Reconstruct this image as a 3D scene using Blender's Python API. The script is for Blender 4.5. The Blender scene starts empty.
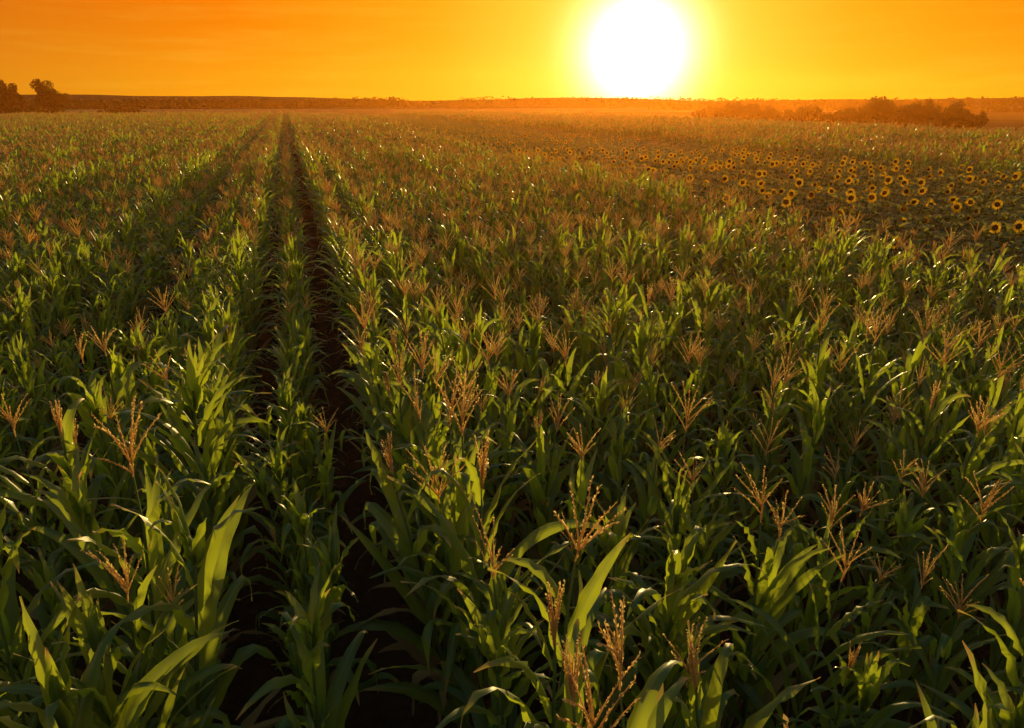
import bpy, math, random
import numpy as np
from mathutils import Vector, Matrix
R = random.Random(7); NR = np.random.RandomState(11)
sc = bpy.context.scene
rad = math.radians
SUN_EL, SUN_AZ = 3.75, 26.7           # azimuth clockwise from +Y (the row direction)
sd = Vector((math.sin(rad(SUN_AZ))*math.cos(rad(SUN_EL)), math.cos(rad(SUN_AZ))*math.cos(rad(SUN_EL)), math.sin(rad(SUN_EL))))
HEAD = 17.25

# ---------------- node helpers
class NT:
    def __init__(s, nt): s.nt = nt; nt.nodes.clear()
    def n(s, t, **k):
        nd = s.nt.nodes.new(t)
        for a, b in k.items(): setattr(nd, a, b)
        return nd
    def put(s, sock, v):
        if isinstance(v, bpy.types.NodeSocket): s.nt.links.new(v, sock)
        elif v is not None: sock.default_value = v
    def m(s, op, a, b=None, c=None, clamp=False):
        nd = s.n('ShaderNodeMath', operation=op); nd.use_clamp = clamp
        s.put(nd.inputs[0], a); s.put(nd.inputs[1], b)
        if c is not None: s.put(nd.inputs[2], c)
        return nd.outputs[0]
    def mix(s, f, a, b, blend='MIX'):
        nd = s.n('ShaderNodeMix', data_type='RGBA', blend_type=blend)
        s.put(nd.inputs[0], f)
        s.put(nd.inputs[6], a if not isinstance(a, tuple) else (*a[:3], 1)); s.put(nd.inputs[7], b if not isinstance(b, tuple) else (*b[:3], 1))
        return nd.outputs[2]
    def ss(s, v, a, b, lo=0., hi=1.):
        nd = s.n('ShaderNodeMapRange', interpolation_type='SMOOTHSTEP')
        s.put(nd.inputs[0], v); s.put(nd.inputs[1], a); s.put(nd.inputs[2], b); s.put(nd.inputs[3], lo); s.put(nd.inputs[4], hi)
        return nd.outputs[0]
    def ramp(s, f, st):
        nd = s.n('ShaderNodeValToRGB'); s.put(nd.inputs[0], f); e = nd.color_ramp.elements
        while len(e) < len(st): e.new(.5)
        for i, (p, c) in enumerate(st): e[i].position = p; e[i].color = (*c, 1)
        return nd.outputs[0]
    def noise(s, vec, sc, det=2, rough=.55):
        nd = s.n('ShaderNodeTexNoise'); s.put(nd.inputs['Vector'], vec); nd.inputs['Scale'].default_value = sc
        nd.inputs['Detail'].default_value = det; nd.inputs['Roughness'].default_value = rough
        return nd.outputs[0]
def mat(name):
    m = bpy.data.materials.new(name); m.use_nodes = True
    return m, NT(m.node_tree)

def plant_mat(name, ca, cb, trans, tfac=.4, rough=.4, spec=0., rib=None, tip=None, nscale=5.):
    """thin leaf: diffuse + translucent with a waxy coat, varied per leaf and by noise"""
    m, t = mat(name)
    at = t.n('ShaderNodeAttribute', attribute_name='rnd')
    tc = t.n('ShaderNodeTexCoord'); uv = t.n('ShaderNodeSeparateXYZ'); t.put(uv.inputs[0], tc.outputs['UV'])
    nz = t.noise(tc.outputs['Object'], nscale, 1)
    f = t.m('ADD', t.m('MULTIPLY', at.outputs['Fac'], .6), t.m('MULTIPLY', t.m('SUBTRACT', nz, .3), .9), clamp=True)
    col = t.mix(f, ca, cb); tr = t.mix(f, tuple(x*.66 for x in trans), tuple(min(1, x*1.3) for x in trans))
    if rib:
        ac = t.m('ABSOLUTE', t.m('SUBTRACT', uv.outputs[0], .5))
        rf = t.m('MULTIPLY', t.ss(ac, .03, .075, 1., 0.), .75)
        col = t.mix(rf, col, rib); tr = t.mix(t.m('MULTIPLY', rf, .6), tr, tuple(x*.5 for x in trans))
        st = t.m('SINE', t.m('MULTIPLY', uv.outputs[0], 90.))
        col = t.mix(t.m('MULTIPLY', t.m('ADD', st, 1.), .10), col, tuple(x*.4 for x in ca))
    if tip:
        tf = t.m('MULTIPLY', t.ss(t.m('ADD', uv.outputs[1], t.m('MULTIPLY', nz, .25)), .93, 1.13), t.ss(at.outputs['Fac'], .25, .7))
        col = t.mix(tf, col, tip); tr = t.mix(tf, tr, tip)
    p = t.n('ShaderNodeBsdfDiffuse'); t.put(p.inputs['Color'], col)
    out = p.outputs[0]
    if tfac > 0:
        tl = t.n('ShaderNodeBsdfTranslucent'); t.put(tl.inputs[0], tr)
        mx = t.n('ShaderNodeMixShader'); mx.inputs[0].default_value = tfac
        t.put(mx.inputs[1], out); t.put(mx.inputs[2], tl.outputs[0]); out = mx.outputs[0]
    if spec > 0:
        g = t.n('ShaderNodeBsdfGlossy'); g.inputs['Roughness'].default_value = rough; g.inputs['Color'].default_value = (1, 1, 1, 1)
        fr = t.n('ShaderNodeLayerWeight'); fr.inputs['Blend'].default_value = .5
        ff = t.m('ADD', t.m('MULTIPLY', t.m('POWER', fr.outputs['Facing'], 4.), .30), .025)
        mx = t.n('ShaderNodeMixShader'); t.put(mx.inputs[0], t.m('MULTIPLY', ff, spec)); t.put(mx.inputs[1], out); t.put(mx.inputs[2], g.outputs[0]); out = mx.outputs[0]
    o = t.n('ShaderNodeOutputMaterial'); t.put(o.inputs[0], out)
    return m
M_LEAF = plant_mat('corn_leaf', (.030, .085, .022), (.075, .155, .034), (.50, .62, .03), .50, .38, .8, rib=(.24, .29, .10), tip=(.48, .30, .08))
M_STALK = plant_mat('corn_stalk', (.10, .16, .04), (.17, .22, .06), (.15, .2, .04), .15)
M_TASSEL = plant_mat('corn_tassel', (.68, .40, .16), (.82, .54, .24), (1., .64, .22), .60)
M_DRY = plant_mat('corn_dry_leaf', (.20, .14, .06), (.36, .26, .12), (.4, .26, .1), .35)
M_HUSK = plant_mat('corn_husk', (.12, .18, .04), (.18, .25, .07), (.2, .3, .05), .2)
M_SILK = plant_mat('corn_silk', (.16, .06, .03), (.30, .13, .05), (.3, .12, .04), .3)
CORN = [M_LEAF, M_STALK, M_TASSEL, M_DRY, M_HUSK, M_SILK]
M_SLEAF = plant_mat('sunflower_leaf', (.05, .10, .02), (.09, .16, .035), (.50, .48, .04), .45, .5, .4, rib=(.14, .2, .08))
M_SSTEM = plant_mat('sunflower_stem', (.08, .13, .04), (.12, .17, .05), (.1, .15, .03), .1)
M_PETAL = plant_mat('sunflower_petal', (.60, .36, .02), (.76, .50, .03), (.78, .48, .02), .48)
M_DISC = plant_mat('sunflower_disc', (.05, .028, .012), (.12, .07, .02), (.1, .05, .01), 0, nscale=60)
SUNF = [M_SLEAF, M_SSTEM, M_PETAL, M_DISC]
M_TREE = plant_mat('tree_foliage', (.03, .04, .012), (.06, .07, .02), (.14, .11, .02), .3, nscale=.6)
M_BARK = plant_mat('tree_bark', (.05, .035, .025), (.09, .065, .045), (.05, .04, .03), 0)

# ---------------- mesh builder
class MB:
    def __init__(s): s.v = []; s.f = []; s.m = []; s.uv = []; s.r = []
    def grid(s, rows, uvs, mi, rnd):
        nb = len(s.v); nc = len(rows[0])
        for row in rows:
            for p in row: s.v.append((p[0], p[1], p[2])); s.r.append(rnd)
        for i in range(len(rows)-1):
            for j in range(nc-1):
                a = nb+i*nc+j; s.f.append((a, a+1, a+nc+1, a+nc)); s.m.append(mi)
                s.uv += [uvs[i][j], uvs[i][j+1], uvs[i+1][j+1], uvs[i+1][j]]
    def tube(s, pts, rads, k, mi, rnd=.5):
        rows = []; uvs = []
        for i, p in enumerate(pts):
            d = (pts[min(i+1, len(pts)-1)]-pts[max(i-1, 0)]).normalized()
            a = d.orthogonal().normalized() if abs(d.z) < .9 else Vector((1, 0, 0)).cross(d).normalized(); b = d.cross(a)
            rows.append([p+(a*math.cos(2*math.pi*j/k)+b*math.sin(2*math.pi*j/k))*rads[i] for j in range(k+1)])
            uvs.append([(j/k, i/(len(pts)-1)) for j in range(k+1)])
        s.grid(rows, uvs, mi, rnd)
    def quad(s, a, b, c, d, mi, rnd=.5):
        n = len(s.v); s.v += [tuple(a), tuple(b), tuple(c), tuple(d)]; s.r += [rnd]*4
        s.f.append((n, n+1, n+2, n+3)); s.m.append(mi); s.uv += [(0.3, 0), (.7, 0), (.7, .5), (.3, .5)]
    def arr(s):
        return (np.array(s.v, dtype=np.float32), np.array(s.f, dtype=np.int32), np.array(s.m, dtype=np.int32),
                np.array(s.uv, dtype=np.float32), np.array(s.r, dtype=np.float32))
def quadmesh(name, A, mats, smooth=True):
    v, f, m, uv, r = A
    me = bpy.data.meshes.new(name); me.vertices.add(len(v)); me.vertices.foreach_set('co', v.astype(np.float32).ravel())
    me.loops.add(len(f)*4); me.polygons.add(len(f))
    me.polygons.foreach_set('loop_start', np.arange(0, len(f)*4, 4, dtype=np.int32))
    me.loops.foreach_set('vertex_index', f.astype(np.int32).ravel())
    for q in mats: me.materials.append(q)
    me.polygons.foreach_set('material_index', m); me.polygons.foreach_set('use_smooth', np.full(len(f), smooth))
    u = me.uv_layers.new(name='UVMap'); u.data.foreach_set('uv', uv.ravel())
    at = me.attributes.new('rnd', 'FLOAT', 'POINT'); at.data.foreach_set('value', r)
    me.update(calc_edges=True); return me
def merge(items):
    """items: (arrays, (x,y,z), (tiltx,tilty,rotz), (sx,sz), drnd)"""
    vs, fs, ms, us, rs = [], [], [], [], []; o = 0
    for A, p, q, s, dr in items:
        Mx = np.array(Matrix.Rotation(q[2], 3, 'Z'))
        T = np.array(Matrix.Rotation(q[0], 3, 'X') @ Matrix.Rotation(q[1], 3, 'Y'))
        v = (A[0]*np.array([s[0], s[0], s[1]])) @ Mx.T @ T.T+np.array(p)
        vs.append(v); fs.append(A[1]+o); ms.append(A[2]); us.append(A[3]); rs.append(np.clip(A[4]*.65+dr, 0, 1)); o += len(v)
    return np.concatenate(vs), np.concatenate(fs), np.concatenate(ms), np.concatenate(us), np.concatenate(rs)

def leaf(mb, base, az, L, W, el, droop, ns, nc, mi=0, drift=0., twist=0., wav=.012, kink=None):
    rnd = R.random(); p = Vector(base); rows = []; uvs = []
    ph = R.uniform(0, 6.28); fr = R.uniform(9, 16); ph2 = R.uniform(0, 6.28)
    for i in range(ns+1):
        s = i/ns
        th = el-droop*s**1.7
        if kink and s > kink: th -= 1.4*min(1, (s-kink)*6)
        th = max(th, -1.45)
        a = az+drift*s*s
        d = Vector((math.cos(a)*math.cos(th), math.sin(a)*math.cos(th), math.sin(th)))
        side = Vector((-math.sin(a), math.cos(a), 0)); nrm = d.cross(side)*-1
        tw = twist*s; sd2 = side*math.cos(tw)+nrm*math.sin(tw); nr2 = nrm*math.cos(tw)-side*math.sin(tw)
        w = W*.5*min(1., (s*3.2+.42))*max(0, 1-s**2.1)**.85
        w = max(w, .0015)
        row = []; uu = []
        for j in range(nc+1):
            x = -1+2*j/nc
            fold = abs(x)*w*(.5*(1-s)+.15)
            wv = (abs(x)**2)*wav*min(1, s*4)*math.sin(fr*s*2+ph+(ph2 if x > 0 else 0))*(1-s*.5)
            row.append(p+sd2*(x*w)-nr2*(-fold-wv)); uu.append((j/nc, s))
        rows.append(row); uvs.append(uu)
        p = p+d*(L/ns)
    mb.grid(rows, uvs, mi, rnd)

def tassel(mb, top, lod, H=.30, openess=1.):
    lean = Vector((R.uniform(-.12, .12), R.uniform(-.12, .12), 1)).normalized()
    nb = [R.randint(7, 12), 7, 5][lod]; th = [.0038, .0095, .023][lod]
    def branch(b0, d0, L, curve, n):
        pts = [b0]; d = d0.copy(); p = b0
        for i in range(n):
            d = (d+curve/n).normalized(); p = p+d*(L/n); pts.append(p)
        mb.tube(pts, [th*(1-.6*i/n) for i in range(n+1)], 3, 2, R.random())
        if lod == 0:
            m = int(L/.012)
            for k in range(m):
                s = (k+1)/m; i = min(int(s*n), n-1); f = s*n-i; q = pts[i].lerp(pts[i+1], f); dd = (pts[i+1]-pts[i]).normalized()
                o = dd.orthogonal(); o.rotate(Matrix.Rotation(R.uniform(0, 6.28), 3, dd)); o.normalize()
                e = (dd*.8+o*.5).normalized()*R.uniform(.011, .017); w = dd.cross(o).normalized()*.0033
                mb.quad(q-w, q+e*.5-w*1.3, q+e, q+e*.5+w*1.3, 2, R.random())
    seg = [4, 3, 2][lod]
    branch(top, lean, H, Vector((R.uniform(-.2, .2), R.uniform(-.2, .2), 0)), seg)
    for i in range(nb):
        a = R.uniform(0, 6.28); t = R.uniform(.02, .45)*H*.8
        out = R.uniform(.2, .7)*openess
        d = Vector((math.cos(a)*out, math.sin(a)*out, 1)).normalized()
        branch(top+lean*t, d, H*R.uniform(.5, .8), Vector((math.cos(a)*.25*openess, math.sin(a)*.25*openess, R.uniform(-.25, .1)*openess)), seg)

def corn(lod, kind):
    """kind: 0 open tassel, 1 narrow young tassel, 2 whorl without tassel"""
    mb = MB(); H = R.uniform(1.60, 1.85)
    bend = Vector((R.uniform(-.07, .07), R.uniform(-.07, .07), 0))
    def sp(z): s = z/H; return Vector((bend.x*s*s, bend.y*s*s, z))
    n = [7, 4, 2][lod]
    mb.tube([sp(H*i/n) for i in range(n+1)], [(.014 if lod == 0 else .015)*(1-.62*i/n) for i in range(n+1)], [6, 4, 3][lod], 1)
    nl = [14, 10, 6][lod]; ns = [11, 6, 4][lod]; nc = [4, 2, 2][lod]
    pa = R.uniform(0, 6.28); z0 = [.25, .45, .85][lod]
    for i in range(nl):
        s = i/(nl-1); z = z0+(H*.985-z0)*s**.95
        az = pa+math.pi*(i % 2)+R.gauss(0, .38)
        L = (.44+.36*math.sin(math.pi*min(1, s*.8+.22)))*R.uniform(.82, 1.12)
        if s > .75: L *= 1-.8*(s-.75)
        W = (.090-.032*s**2.5)*R.uniform(.85, 1.12)*[1, 1.1, 1.5][lod]
        el = rad(R.uniform(54, 73)+10*s); dr = rad(R.choice([R.uniform(20, 70), R.uniform(60, 130), R.uniform(90, 165)])-12*s)
        dry = s < .22 and R.random() < .6
        leaf(mb, sp(z), az, L, W, el, dr, ns, nc, 3 if dry else 0, R.uniform(-.6, .6), R.uniform(-1., 1.), R.uniform(.006, .020), R.uniform(.4, .7) if R.random() < .22 else None)
    top = sp(H)
    if kind == 2:
        for i in range(5 if lod < 2 else 3):
            leaf(mb, sp(H*.93), pa+R.uniform(0, 6.28), R.uniform(.28, .50), .056*[1, 1.15, 1.6][lod], rad(R.uniform(74, 87)), rad(R.uniform(5, 95)), ns, nc, 0, R.uniform(-.3, .3), R.uniform(-.9, .9))
    elif kind == 1:
        mb.tube([top, top+Vector((0, 0, .08))], [.005, .004], 4, 1); tassel(mb, top+Vector((0, 0, .04)), lod, .26, .22)
    else:
        k = R.uniform(.10, .26); t2 = top+Vector((R.uniform(-.02, .02), R.uniform(-.02, .02), k))
        mb.tube([top, t2], [.0055, .004], 4, 1); tassel(mb, t2, lod, R.uniform(.25, .35), 1.)
    if lod == 0:
        for c in range(R.choice([1, 1, 2])):
            z = R.uniform(.8, 1.1); a = pa+c*math.pi+R.uniform(-.3, .3)
            d = Vector((math.cos(a)*.45, math.sin(a)*.45, 1)).normalized(); b = sp(z)+d*.02
            mb.tube([b+d*(.22*i/5) for i in range(6)], [.012, .024, .029, .027, .018, .006], 7, 4)
            for q in range(10):
                e = b+d*.22; h = Vector((R.uniform(-1, 1), R.uniform(-1, 1), R.uniform(-.4, .8))).normalized()
                mb.tube([e, e+(d+h*.6)*.03, e+d*.03+h*.05-Vector((0, 0, .02))], [.0015, .0013, .001], 3, 5)
    return mb.arr()

def sunflower(head, face):
    mb = MB(); H = R.uniform(1.35, 1.6)
    f = Vector((math.cos(face), math.sin(face), 0))
    pts = [Vector((0, 0, 0)), Vector((0, 0, H*.5)), Vector((0, 0, H*.93)), Vector((0, 0, H))+f*.05, Vector((0, 0, H-.01))+f*.10]
    mb.tube(pts, [.016, .014, .011, .010, .012], 4, 1)
    nl = 13
    for i in range(nl):
        s = i/(nl-1); z = .45+(H*.97-.45)*s; a = i*2.4+R.uniform(-.3, .3)
        d = Vector((math.cos(a), math.sin(a), 0)); b = Vector((0, 0, z)); e = b+d*.12+Vector((0, 0, .06))
        mb.tube([b, e], [.005, .004], 3, 1)
        L = R.uniform(.2, .3)*(1.1-.3*s); W = L*.95
        rows = []; uvs = []; n = 5; p = e; th = R.uniform(.0, .9); rn = R.random()
        side = Vector((-d.y, d.x, 0))
        for k in range(n+1):
            t = k/n; w = W*.5*(math.sin(math.pi*min(1, t**.62))**.8 if 0 < t < 1 else .03)
            an = th-1.5*t; dd = d*math.cos(an)+Vector((0, 0, math.sin(an)))
            rows.append([p+side*(w*x)+Vector((0, 0, abs(x)*w*.25-.01*t)) for x in (-1, 0, 1)]); uvs.append([(j/2, t) for j in range(3)])
            p = p+dd*(L/n)
        mb.grid(rows, uvs, 0, rn)
    if head:
        c = pts[-1]+f*.01; tilt = R.uniform(-.55, .05)
        nrm = (f*math.cos(tilt)+Vector((0, 0, math.sin(tilt)))).normalized(); sx = nrm.cross(Vector((0, 0, 1))).normalized(); sy = sx.cross(nrm)
        rr = R.uniform(.052, .070); k = 12
        rows = []; uvs = []
        for rad_, off in ((.001, .016), (rr*.5, .024), (rr*.9, .018), (rr, 0.0), (rr*.8, -.02), (.01, -.035)):
            rows.append([c+nrm*off+(sx*math.cos(2*math.pi*j/k)+sy*math.sin(2*math.pi*j/k))*rad_ for j in range(k+1)]); uvs.append([(j/k, .4) for j in range(k+1)])
        mb.grid(rows[:4], uvs[:4], 3, .5); mb.grid(rows[3:], uvs[3:], 1, .5)
        for ring, npt, pl in ((0, 18, .070), (1, 14, .060)):
            for j in range(npt):
                a = 2*math.pi*(j+.5*ring)/npt+R.uniform(-.08, .08); o = sx*math.cos(a)+sy*math.sin(a); tn = nrm.cross(o)
                L = pl*R.uniform(.8, 1.15); b = c+o*rr*.93+nrm*(.004*ring); w = .013; cu = R.uniform(-.2, .5)
                rows = [[b-tn*w*.5, b+tn*w*.5], [b+o*L*.5-tn*w+nrm*.012, b+o*L*.5+tn*w+nrm*.012], [b+o*L+nrm*(L*cu)-tn*.002, b+o*L+nrm*(L*cu)+tn*.002]]
                mb.grid(rows, [[(0.3, 0), (.7, 0)], [(.3, .5), (.7, .5)], [(.3, .7), (.7, .7)]], 2, R.random())
    return mb.arr()

PL = {}
for lod, cnt in ((0, (11, 6, 11)), (1, (7, 3, 7)), (2, (5, 2, 5))):
    for kind in (0, 1, 2): PL[(lod, kind)] = [corn(lod, kind) for _ in range(cnt[kind])]
def pick(lod, tp):
    r = R.random(); kind = 0 if r < tp*.8 else 1 if r < tp else 2
    return R.choice(PL[(lod, kind)])
# row segments: classes of tassel share, 2 m (mid) and 4 m (far) long
cc = bpy.data.collections.new('corn_row_segments'); SEG = {}; idx = 0
TP = (.20, .60, 1.)
for lod, ln, sp_, nv in ((1, 2., .235, 6), (2, 4., .34, 5)):
    for c in range(3):
        for k in range(nv):
            it = []; y = -ln/2
            while y < ln/2:
                s = R.gauss(1, .08); wl = 1 if lod == 1 else 1.1
                if R.random() > .04:
                    it.append((pick(lod, TP[c]), (R.gauss(0, .04), y, 0), (R.gauss(0, .06), R.gauss(0, .06), R.uniform(0, 6.28)), (s*wl, s), R.uniform(0, .35)))
                y += sp_*R.uniform(.7, 1.35)
            ob = bpy.data.objects.new('corn_row_segment_%02d' % idx, quadmesh('corn_row_segment_%02d' % idx, merge(it), CORN)); cc.objects.link(ob)
            SEG.setdefault((lod, c), []).append(idx); idx += 1
cs = bpy.data.collections.new('sunflower_row_segments'); face0 = math.atan2(-math.cos(rad(SUN_AZ)), -math.sin(rad(SUN_AZ)))
SH = [sunflower(True, face0) for _ in range(6)]; SL = [sunflower(False, face0) for _ in range(5)]
for i in range(12):
    it = []; y = -1.5; hp = (.03, .11, .24)[i//4]
    while y < 1.5:
        hd = R.random() < hp; s = R.gauss(1.05 if hd else .98, .06)
        rz = R.gauss(0, .35)
        it.append((R.choice(SH if hd else SL), (R.gauss(0, .06), y, 0), (R.gauss(0, .05), R.gauss(0, .05), rz), (s, s), R.uniform(0, .35)))
        y += .33*R.uniform(.75, 1.3)
    cs.objects.link(bpy.data.objects.new('sunflower_row_segment_%02d' % i, quadmesh('sunflower_row_segment_%02d' % i, merge(it), SUNF)))

def scatter(name, P, V, RZ, S, coll, child_of=None):
    """one object: a point mesh whose points are instanced with row segments"""
    n = len(P); me = bpy.data.meshes.new(name); me.vertices.add(n); me.vertices.foreach_set('co', np.asarray(P, dtype=np.float32).ravel())
    a = me.attributes.new('var', 'INT', 'POINT'); a.data.foreach_set('value', np.asarray(V, dtype=np.int32))
    a = me.attributes.new('rot', 'FLOAT_VECTOR', 'POINT'); a.data.foreach_set('vector', np.asarray(RZ, dtype=np.float32).ravel())
    a = me.attributes.new('scl', 'FLOAT_VECTOR', 'POINT'); a.data.foreach_set('vector', np.asarray(S, dtype=np.float32).ravel())
    me.update()
    ob = bpy.data.objects.new(name, me); sc.collection.objects.link(ob)
    if child_of: ob.parent = child_of
    g = bpy.data.node_groups.new(name+'_scatter', 'GeometryNodeTree')
    g.interface.new_socket('Geometry', in_out='INPUT', socket_type='NodeSocketGeometry'); g.interface.new_socket('Geometry', in_out='OUTPUT', socket_type='NodeSocketGeometry')
    N = g.nodes.new; gi = N('NodeGroupInput'); go = N('NodeGroupOutput'); ip = N('GeometryNodeInstanceOnPoints'); ci = N('GeometryNodeCollectionInfo')
    ci.inputs['Collection'].default_value = coll; ci.inputs['Separate Children'].default_value = True; ci.inputs['Reset Children'].default_value = True
    def at(nm, ty):
        x = N('GeometryNodeInputNamedAttribute'); x.data_type = ty; x.inputs['Name'].default_value = nm; return x.outputs['Attribute']
    L = g.links.new
    L(gi.outputs[0], ip.inputs['Points']); L(ci.outputs[0], ip.inputs['Instance']); ip.inputs['Pick Instance'].default_value = True
    L(at('var', 'INT'), ip.inputs['Instance Index']); L(at('rot', 'FLOAT_VECTOR'), ip.inputs['Rotation']); L(at('scl', 'FLOAT_VECTOR'), ip.inputs['Scale'])
    L(ip.outputs[0], go.inputs[0])
    md = ob.modifiers.new('plants', 'NODES'); md.node_group = g
    return ob

hx, hy = math.sin(rad(HEAD)), math.cos(rad(HEAD))
def inview(x, y, lim=42.):
    d = math.hypot(x, y)
    if d < 3.5: return y > -1.5
    f = x*hx+y*hy; r = x*hy-y*hx
    if f <= -3: return False
    return abs(math.atan2(r, f+2.5)) < rad(lim)
def vnoise(x, y, s, seed):
    def h(i, j): return (math.sin(i*127.1+j*311.7+seed*74.7)*43758.5453) % 1
    x /= s; y /= s; i, j = math.floor(x), math.floor(y); fx, fy = x-i, y-j; fx = fx*fx*(3-2*fx); fy = fy*fy*(3-2*fy)
    return (h(i, j)*(1-fx)+h(i+1, j)*fx)*(1-fy)+(h(i, j+1)*(1-fx)+h(i+1, j+1)*fx)*fy
NEAR = 13.
def corn_rows(rows, y0, y1, near=True):
    P, V, Q, S, it = [], [], [], [], []
    for (x0, hs, tp) in rows:
        y = y0+R.uniform(0, .2); yn = math.sqrt(max(0, NEAR**2-x0*x0)) if near else -99
        while y < min(yn, y1):
            y += .225*R.uniform(.65, 1.4)
            if R.random() < .05: continue
            x = x0+R.gauss(0, .045)
            if not inview(x, y): continue
            s = hs*(.84+.26*vnoise(x, y, 3, 9))*R.gauss(1, .10)
            it.append((pick(0, tp*(.5+.95*vnoise(x, y, 2.2, 3))), (x, y, 0), (R.gauss(0, .06), R.gauss(0, .06), R.uniform(0, 6.28)), (s, s), R.uniform(0, .35)))
        y = max(y, y0)
        while y < y1:
            d = math.hypot(x0, y); lod, ln = (1, 2.) if d < 40 else (2, 4.)
            yc = y+ln/2; y += ln
            if not (inview(x0, yc-ln/2, 43) or inview(x0, yc+ln/2, 43)): continue
            t = min(1.4, tp*(1+d/25))*(.5+.95*vnoise(x0, yc, 3.5, 3)); c = 0 if t < .3 else 1 if t < .65 else 2
            V.append(R.choice(SEG[(lod, c)])); P.append((x0+R.gauss(0, .02), yc, 0)); Q.append((0, 0, R.choice([0, math.pi])))
            s = hs*(.88+.22*vnoise(x0, yc, 5, 9))*R.gauss(1, .02); S.append((R.choice([-1, 1])*1., 1., s))
    return P, V, Q, S, it
rows = [(-1.0, 1.05, .38), (-.22, .86, .30), (.76, 1.10, 1.15)]
x = 1.54; k = 0
while x < 10.9: rows.append((x, R.uniform(.94, 1.05), .75)); x += .77
x = -1.76; k = 0
while x > -66:
    rows.append((x, (1.0, .86, 1.05, .94)[k % 4], .5)); x -= .76; k += 1
    if k % 4 == 1: x -= .45
P, V, Q, S, it = corn_rows(rows, -1.2, 185)
print('corn segs', len(P), 'near plants', len(it))
field = scatter('corn_field', P, V, Q, S, cc)
nearo = bpy.data.objects.new('near_plants', quadmesh('near_plants', merge(it), CORN)); sc.collection.objects.link(nearo); nearo.parent = field
rows = []; x = 28.5
while x < 62: rows.append((x, R.uniform(.98, 1.06), .6)); x += .9
P, V, Q, S, it = corn_rows(rows, 5, 200, near=False)
print('corn2', len(P))
scatter('corn_field', P, V, Q, S, cc)
P, V, Q, S = [], [], [], []
x = 11.8
while x < 27.6:
    y = 2.
    while y < 190:
        yc = y+1.5; y += 3
        if not (inview(x, yc-1.5, 43) or inview(x, yc+1.5, 43)): continue
        d = math.hypot(x, yc)
        q = .75*vnoise(x, yc, 5, 21)+.5*min(1, max(0, (d-14)/12))-.6*min(1, max(0, (d-34)/25))
        c = 0 if q < .35 else 1 if q < .75 else 2
        V.append(c*4+R.randint(0, 3)); P.append((x, yc, 0)); Q.append((0, 0, 0)); s = R.gauss(1.03, .03); S.append((1, 1, s))
    x += .7
print('sunf', len(P))
scatter('sunflower_field', P, V, Q, S, cs)

# ---------------- ground + far fields
def soil_mat(name, a, b, sc1):
    m, t = mat(name); g = t.n('ShaderNodeNewGeometry'); P = g.outputs['Position']
    n1 = t.noise(P, sc1, 5); n2 = t.noise(P, sc1*.04, 3)
    f = t.m('ADD', t.m('MULTIPLY', n1, .6), t.m('MULTIPLY', n2, .6)); f = t.ss(f, .4, .8)
    col = t.mix(f, a, b)
    p = t.n('ShaderNodeBsdfDiffuse'); t.put(p.inputs['Color'], col); p.inputs['Roughness'].default_value = .6
    bp = t.n('ShaderNodeBump'); bp.inputs['Strength'].default_value = .8; bp.inputs['Distance'].default_value = .08
    t.put(bp.inputs['Height'], n1); t.put(p.inputs['Normal'], bp.outputs[0])
    o = t.n('ShaderNodeOutputMaterial'); t.put(o.inputs[0], p.outputs[0]); return m
def sheet(name, pts, z, m):
    me = bpy.data.meshes.new(name); me.from_pydata([(x, y, z) for x, y in pts], [], [tuple(range(len(pts)))]); me.materials.append(m)
    ob = bpy.data.objects.new(name, me); sc.collection.objects.link(ob); return ob
sheet('ground', [(-6000, -1500), (9000, -1500), (9000, 9000), (-6000, 9000)], 0, soil_mat('soil', (.03, .02, .012), (.06, .04, .025), 8))
def pol(az, d): return (math.sin(rad(az))*d, math.cos(rad(az))*d)
straw = soil_mat('stubble', (.34, .17, .04), (.48, .26, .07), 1.5)
straw2 = soil_mat('dry_grass', (.12, .065, .015), (.22, .12, .03), 1.2)
green = soil_mat('meadow', (.06, .05, .012), (.12, .09, .02), .8)
sheet('grass_meadow', [(-900, 188), (1500, 188), (1500, 320), (-900, 320)], .05, straw2)
sheet('stubble_field', [(-900, 320.5), (1500, 320.5), (1500, 620), (-900, 600)], .05, straw)
sheet('grass_meadow', [(-1600, 640), (2500, 640), (2500, 1050), (-1600, 1000)], .05, green)
sheet('stubble_field', [(-2600, 1100), (4500, 1100), (4500, 2300), (-2600, 2200)], .05, straw2)
sheet('grass_meadow', [(64, -20), (1500, -20), (1500, 186), (64, 186)], .05, straw2)

# ---------------- foliage masses
def foliage(C, size, name, mats, extra=None, flat=.6):
    C = np.asarray(C, dtype=np.float64); n = len(C)
    a = NR.normal(size=(n, 3)); a /= np.linalg.norm(a, axis=1)[:, None]
    b = np.cross(a, NR.normal(size=(n, 3))); b /= np.linalg.norm(b, axis=1)[:, None]
    s = (size*NR.uniform(.5, 1.3, n))[:, None]; a = a*s; b = b*s*flat
    v = np.stack([C-a, C-b*.9, C+a, C+b], 1).reshape(-1, 3)
    A = (v, np.arange(4*n).reshape(-1, 4), np.zeros(n, dtype=np.int32), np.full((4*n, 2), .3, dtype=np.float32), np.repeat(NR.uniform(0, 1, n), 4))
    if extra:
        E = extra.arr(); A = (np.concatenate([A[0], E[0]]), np.concatenate([A[1], E[1]+4*n]), np.concatenate([A[2], E[2]]), np.concatenate([A[3], E[3]]), np.concatenate([A[4], E[4]]))
    ob = bpy.data.objects.new(name, quadmesh(name, A, mats, False)); sc.collection.objects.link(ob); return ob
def ballpts(m):
    g = NR.normal(size=(m, 3)); g /= np.linalg.norm(g, axis=1)[:, None]; return g*(NR.uniform(0, 1, m)**.45)[:, None]
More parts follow.
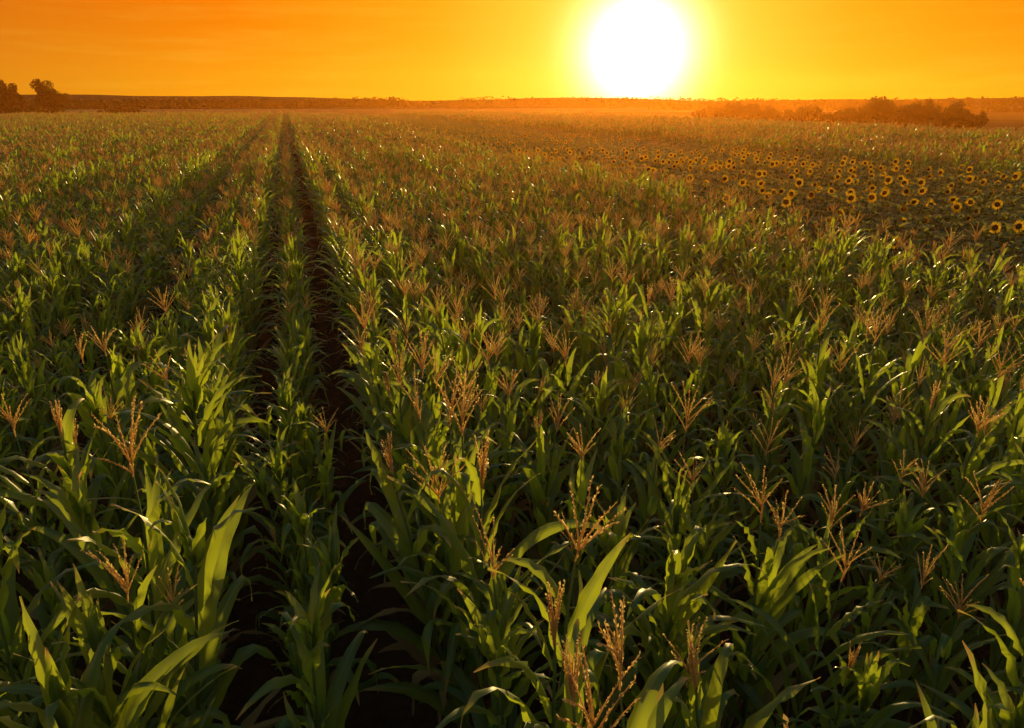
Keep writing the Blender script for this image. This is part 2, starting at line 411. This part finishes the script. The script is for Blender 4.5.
def shrub(name, az, d, width, height, nl, size):
    px, py = pol(az, d); ax = Vector((math.cos(rad(az)), -math.sin(rad(az)), 0))
    C = []; ex = MB(); k = max(4, int(width/1.1))
    for i in range(k):
        t = (i+.5)/k*2-1; c0 = Vector((px, py, 0))+ax*(t*width*.46)+Vector((R.uniform(-1, 1), R.uniform(-1, 1), 0))*1.2
        h = height*(1-.5*abs(t)**2.2)*R.uniform(.7, 1.06)
        for st in range(4):
            tip = c0+Vector((R.uniform(-1, 1)*h*.25, R.uniform(-1, 1)*h*.25, h*R.uniform(.55, .92)))
            ex.tube([c0+Vector((R.uniform(-.2, .2), R.uniform(-.2, .2), 0)), c0.lerp(tip, .5)+Vector((R.uniform(-.2, .2), 0, .1)), tip], [.09, .06, .015], 4, 1)
            for q in range(6):
                cl = c0.lerp(tip, R.uniform(.05, 1.03))+Vector((R.gauss(0, .5), R.gauss(0, .5), R.gauss(0, .15))); rr = h*R.uniform(.14, .24)
                for v in ballpts(max(8, nl//(k*24)))*rr:
                    z = cl.z+v[2]*.85
                    if z > .1: C.append((cl.x+v[0], cl.y+v[1], z))
    foliage(C, size, name, [M_TREE, M_BARK], ex)
def tree(name, az, d, height, width, nl, size):
    px, py = pol(az, d); o = Vector((px, py, 0)); ex = MB(); C = []
    th = height*.25
    ex.tube([o, o+Vector((.1, 0, th)), o+Vector((.3, .1, height*.7))], [.28, .2, .07], 7, 1)
    for i in range(16):
        a = i*2.4+R.uniform(-.4, .4); z0 = th+R.uniform(-.1, .45)*height*.55; s = R.uniform(.3, 1)
        tip = o+Vector((math.cos(a)*width*.5*s, math.sin(a)*width*.5*s, min(height*.95, z0+height*R.uniform(.0, .45)*(1.3-s*.6))))
        b = o+Vector((.1, 0, z0)); ex.tube([b, b.lerp(tip, .5)+Vector((0, 0, .25)), tip], [.1, .06, .02], 5, 1)
        for q in range(6):
            cl = b.lerp(tip, R.uniform(.35, 1.05))+Vector((R.gauss(0, .5), R.gauss(0, .5), R.gauss(0, .35))); rr = height*R.uniform(.08, .14)
            C += [(cl.x+v[0], cl.y+v[1], cl.z+v[2]*.8) for v in ballpts(nl//96)*rr]
    foliage(C, size, name, [M_TREE, M_BARK], ex)
shrub('bush', 45.3, 147, 26, 5.6, 26000, .28)
shrub('bush', 39.2, 165, 8.5, 4.9, 10000, .28)
shrub('bush', 34.3, 178, 20, 4.9, 20000, .28)
shrub('bush', -11.0, 300, 14, 3.6, 5000, .3)
tree('tree', -17.4, 220, 10.5, 9.5, 11000, .3)
tree('tree', -15.0, 228, 10.3, 9.5, 11000, .3)
shrub('bush', -16.2, 218, 20, 4.4, 10000, .28)

def treeline(name, segs, size):
    C = []
    for (a0, a1, d0, d1, h) in segs:
        p0, p1 = pol(a0, d0), pol(a1, d1); L = math.hypot(p1[0]-p0[0], p1[1]-p0[1]); n = int(L/(h*.2))
        for i in range(n):
            t = (i+R.random())/n; x = p0[0]+(p1[0]-p0[0])*t; y = p0[1]+(p1[1]-p0[1])*t+R.uniform(-1, 1)*h
            env = .35+.5*vnoise(t*L, 0, h*16, d0 % 17)+.35*vnoise(t*L, 0, h*4, d0 % 13)
            hh = h*env*R.uniform(.7, 1.1)
            for v in ballpts(22): C.append((x+v[0]*hh*.55, y+v[1]*hh*.5, max(.2, hh*.5+v[2]*hh*.5)))
    foliage(C, size, name, [M_TREE], flat=.8)
treeline('distant_tree_line', [(-24, 4, 620, 760, 5.5), (4, 28, 900, 980, 7), (28, 60, 520, 440, 4.5)], 1.)
treeline('distant_tree_line', [(-26, 9, 1500, 1700, 18), (6, 15, 2300, 2350, 20), (13, 38, 2000, 2200, 24), (35, 62, 1500, 1300, 16)], 2.6)

# low hills on the horizon
hv, hf = [], []; NA, ND = 120, 8
for j in range(ND):
    for i in range(NA):
        az = -45+i*(115/(NA-1)); t = j/(ND-1); d = 2600+t*1800
        h = (12+26*vnoise(az, 0, 11, 2)+7*vnoise(az, 0, 3.2, 5))*math.sin(math.pi*min(1, t*1.2)/2)-.5
        x, y = pol(az, d); hv.append((x, y, h))
for j in range(ND-1):
    for i in range(NA-1): a = j*NA+i; hf.append((a, a+1, a+NA+1, a+NA))
me = bpy.data.meshes.new('hills'); me.from_pydata(hv, [], hf); me.polygons.foreach_set('use_smooth', [True]*len(hf))
me.materials.append(soil_mat('hill_cover', (.04, .04, .015), (.10, .07, .03), .01)); ob = bpy.data.objects.new('hills', me); sc.collection.objects.link(ob)

# evening haze: a thin layer of scattering air over the fields
m, t = mat('haze_air')
vs = t.n('ShaderNodeVolumeScatter'); vs.inputs['Color'].default_value = (1, .32, .025, 1); vs.inputs['Density'].default_value = .0010; vs.inputs['Anisotropy'].default_value = .68
o = t.n('ShaderNodeOutputMaterial'); t.put(o.inputs['Volume'], vs.outputs[0])
X0, X1, Y0, Y1, Z0, Z1 = -170, 230, -90, 205, -3, 12
me = bpy.data.meshes.new('haze'); me.from_pydata([(X0, Y0, Z0), (X1, Y0, Z0), (X1, Y1, Z0), (X0, Y1, Z0), (X0, Y0, Z1), (X1, Y0, Z1), (X1, Y1, Z1), (X0, Y1, Z1)], [],
    [(3, 2, 1, 0), (4, 5, 6, 7), (0, 1, 5, 4), (1, 2, 6, 5), (2, 3, 7, 6), (3, 0, 4, 7)]); me.materials.append(m)
ob = bpy.data.objects.new('haze', me); sc.collection.objects.link(ob)

# ---------------- sky
w = bpy.data.worlds.new('World'); sc.world = w; w.use_nodes = True; t = NT(w.node_tree)
tc = t.n('ShaderNodeTexCoord'); D = tc.outputs['Generated']
sep = t.n('ShaderNodeSeparateXYZ'); t.put(sep.inputs[0], D); z = sep.outputs[2]
dp = t.n('ShaderNodeVectorMath', operation='DOT_PRODUCT'); t.put(dp.inputs[0], D); dp.inputs[1].default_value = sd
ang = t.m('MULTIPLY', t.m('ARCCOSINE', t.m('MINIMUM', dp.outputs['Value'], .999999)), 180/math.pi)   # degrees from sun
A = t.m('DIVIDE', ang, 60., clamp=True)
hor = t.ramp(A, [(0, (1, .70, .10)), (.10, (.98, .58, .03)), (.25, (.95, .43, .010)), (.5, (.93, .34, .006)), (1, (.62, .16, .01))])
up = t.ramp(A, [(0, (1, .66, .08)), (.10, (.98, .54, .02)), (.25, (.96, .37, .003)), (.5, (.94, .21, .001)), (1, (.5, .12, .01))])
col = t.mix(t.ss(z, .0, .125), hor, up)
mp = t.n('ShaderNodeMapping'); t.put(mp.inputs[0], D); mp.inputs['Scale'].default_value = (3, 3, 38); mp.inputs['Rotation'].default_value = (0, rad(1.5), 0)
cl = t.ss(t.noise(mp.outputs[0], 1.6, 5, .6), .45, .75)
col = t.mix(t.m('MULTIPLY', cl, .14), col, (1, .62, .05))
g1 = t.m('POWER', 2.718, t.m('MULTIPLY', t.m('POWER', t.m('DIVIDE', ang, 3.05), 1.9), -1.))
g2 = t.m('POWER', 2.718, t.m('MULTIPLY', ang, -.20))
def scale(c, f):
    v = t.n('ShaderNodeVectorMath', operation='SCALE'); t.put(v.inputs[0], c); t.put(v.inputs['Scale'], f); return v.outputs[0]
def add(a, b):
    v = t.n('ShaderNodeVectorMath', operation='ADD'); t.put(v.inputs[0], a); t.put(v.inputs[1], b); return v.outputs[0]
col = add(col, add(scale((6., 4.6, 3.0), g1), scale((1., .58, .12), g2)))
sky = t.n('ShaderNodeTexSky', sky_type='NISHITA'); sky.sun_disc = False; sky.sun_elevation = rad(SUN_EL); sky.sun_rotation = rad(SUN_AZ)
sky.dust_density = 2.; sky.ozone_density = 1.
b1 = t.n('ShaderNodeBackground'); t.put(b1.inputs[0], add(sky.outputs[0], (.55, .70, .70))); b1.inputs[1].default_value = .15  # upper sky: flat constant added to the Nishita colour as extra ambient fill
b2 = t.n('ShaderNodeBackground'); t.put(b2.inputs[0], col); b2.inputs[1].default_value = 1.
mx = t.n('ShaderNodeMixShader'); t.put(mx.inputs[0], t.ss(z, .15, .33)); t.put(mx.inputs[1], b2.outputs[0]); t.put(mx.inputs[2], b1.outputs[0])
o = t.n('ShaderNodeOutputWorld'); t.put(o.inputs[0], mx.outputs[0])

sl = bpy.data.lights.new('sun', 'SUN'); sl.energy = 5.; sl.angle = rad(.5); sl.color = (1, .60, .20)
so = bpy.data.objects.new('sun', sl); so.rotation_euler = sd.to_track_quat('Z', 'Y').to_euler(); so.location = (0, 0, 60); sc.collection.objects.link(so)

cam = bpy.data.cameras.new('camera'); cam.lens = 24; cam.sensor_width = 36; cam.clip_end = 20000; cam.clip_start = .05
co = bpy.data.objects.new('camera', cam); co.location = (0, 0, 4.2); co.rotation_euler = (rad(90-20.9), 0, rad(-HEAD)); sc.collection.objects.link(co)
sc.camera = co
sc.view_settings.view_transform = 'Standard'; sc.view_settings.look = 'None'; sc.view_settings.exposure = 0
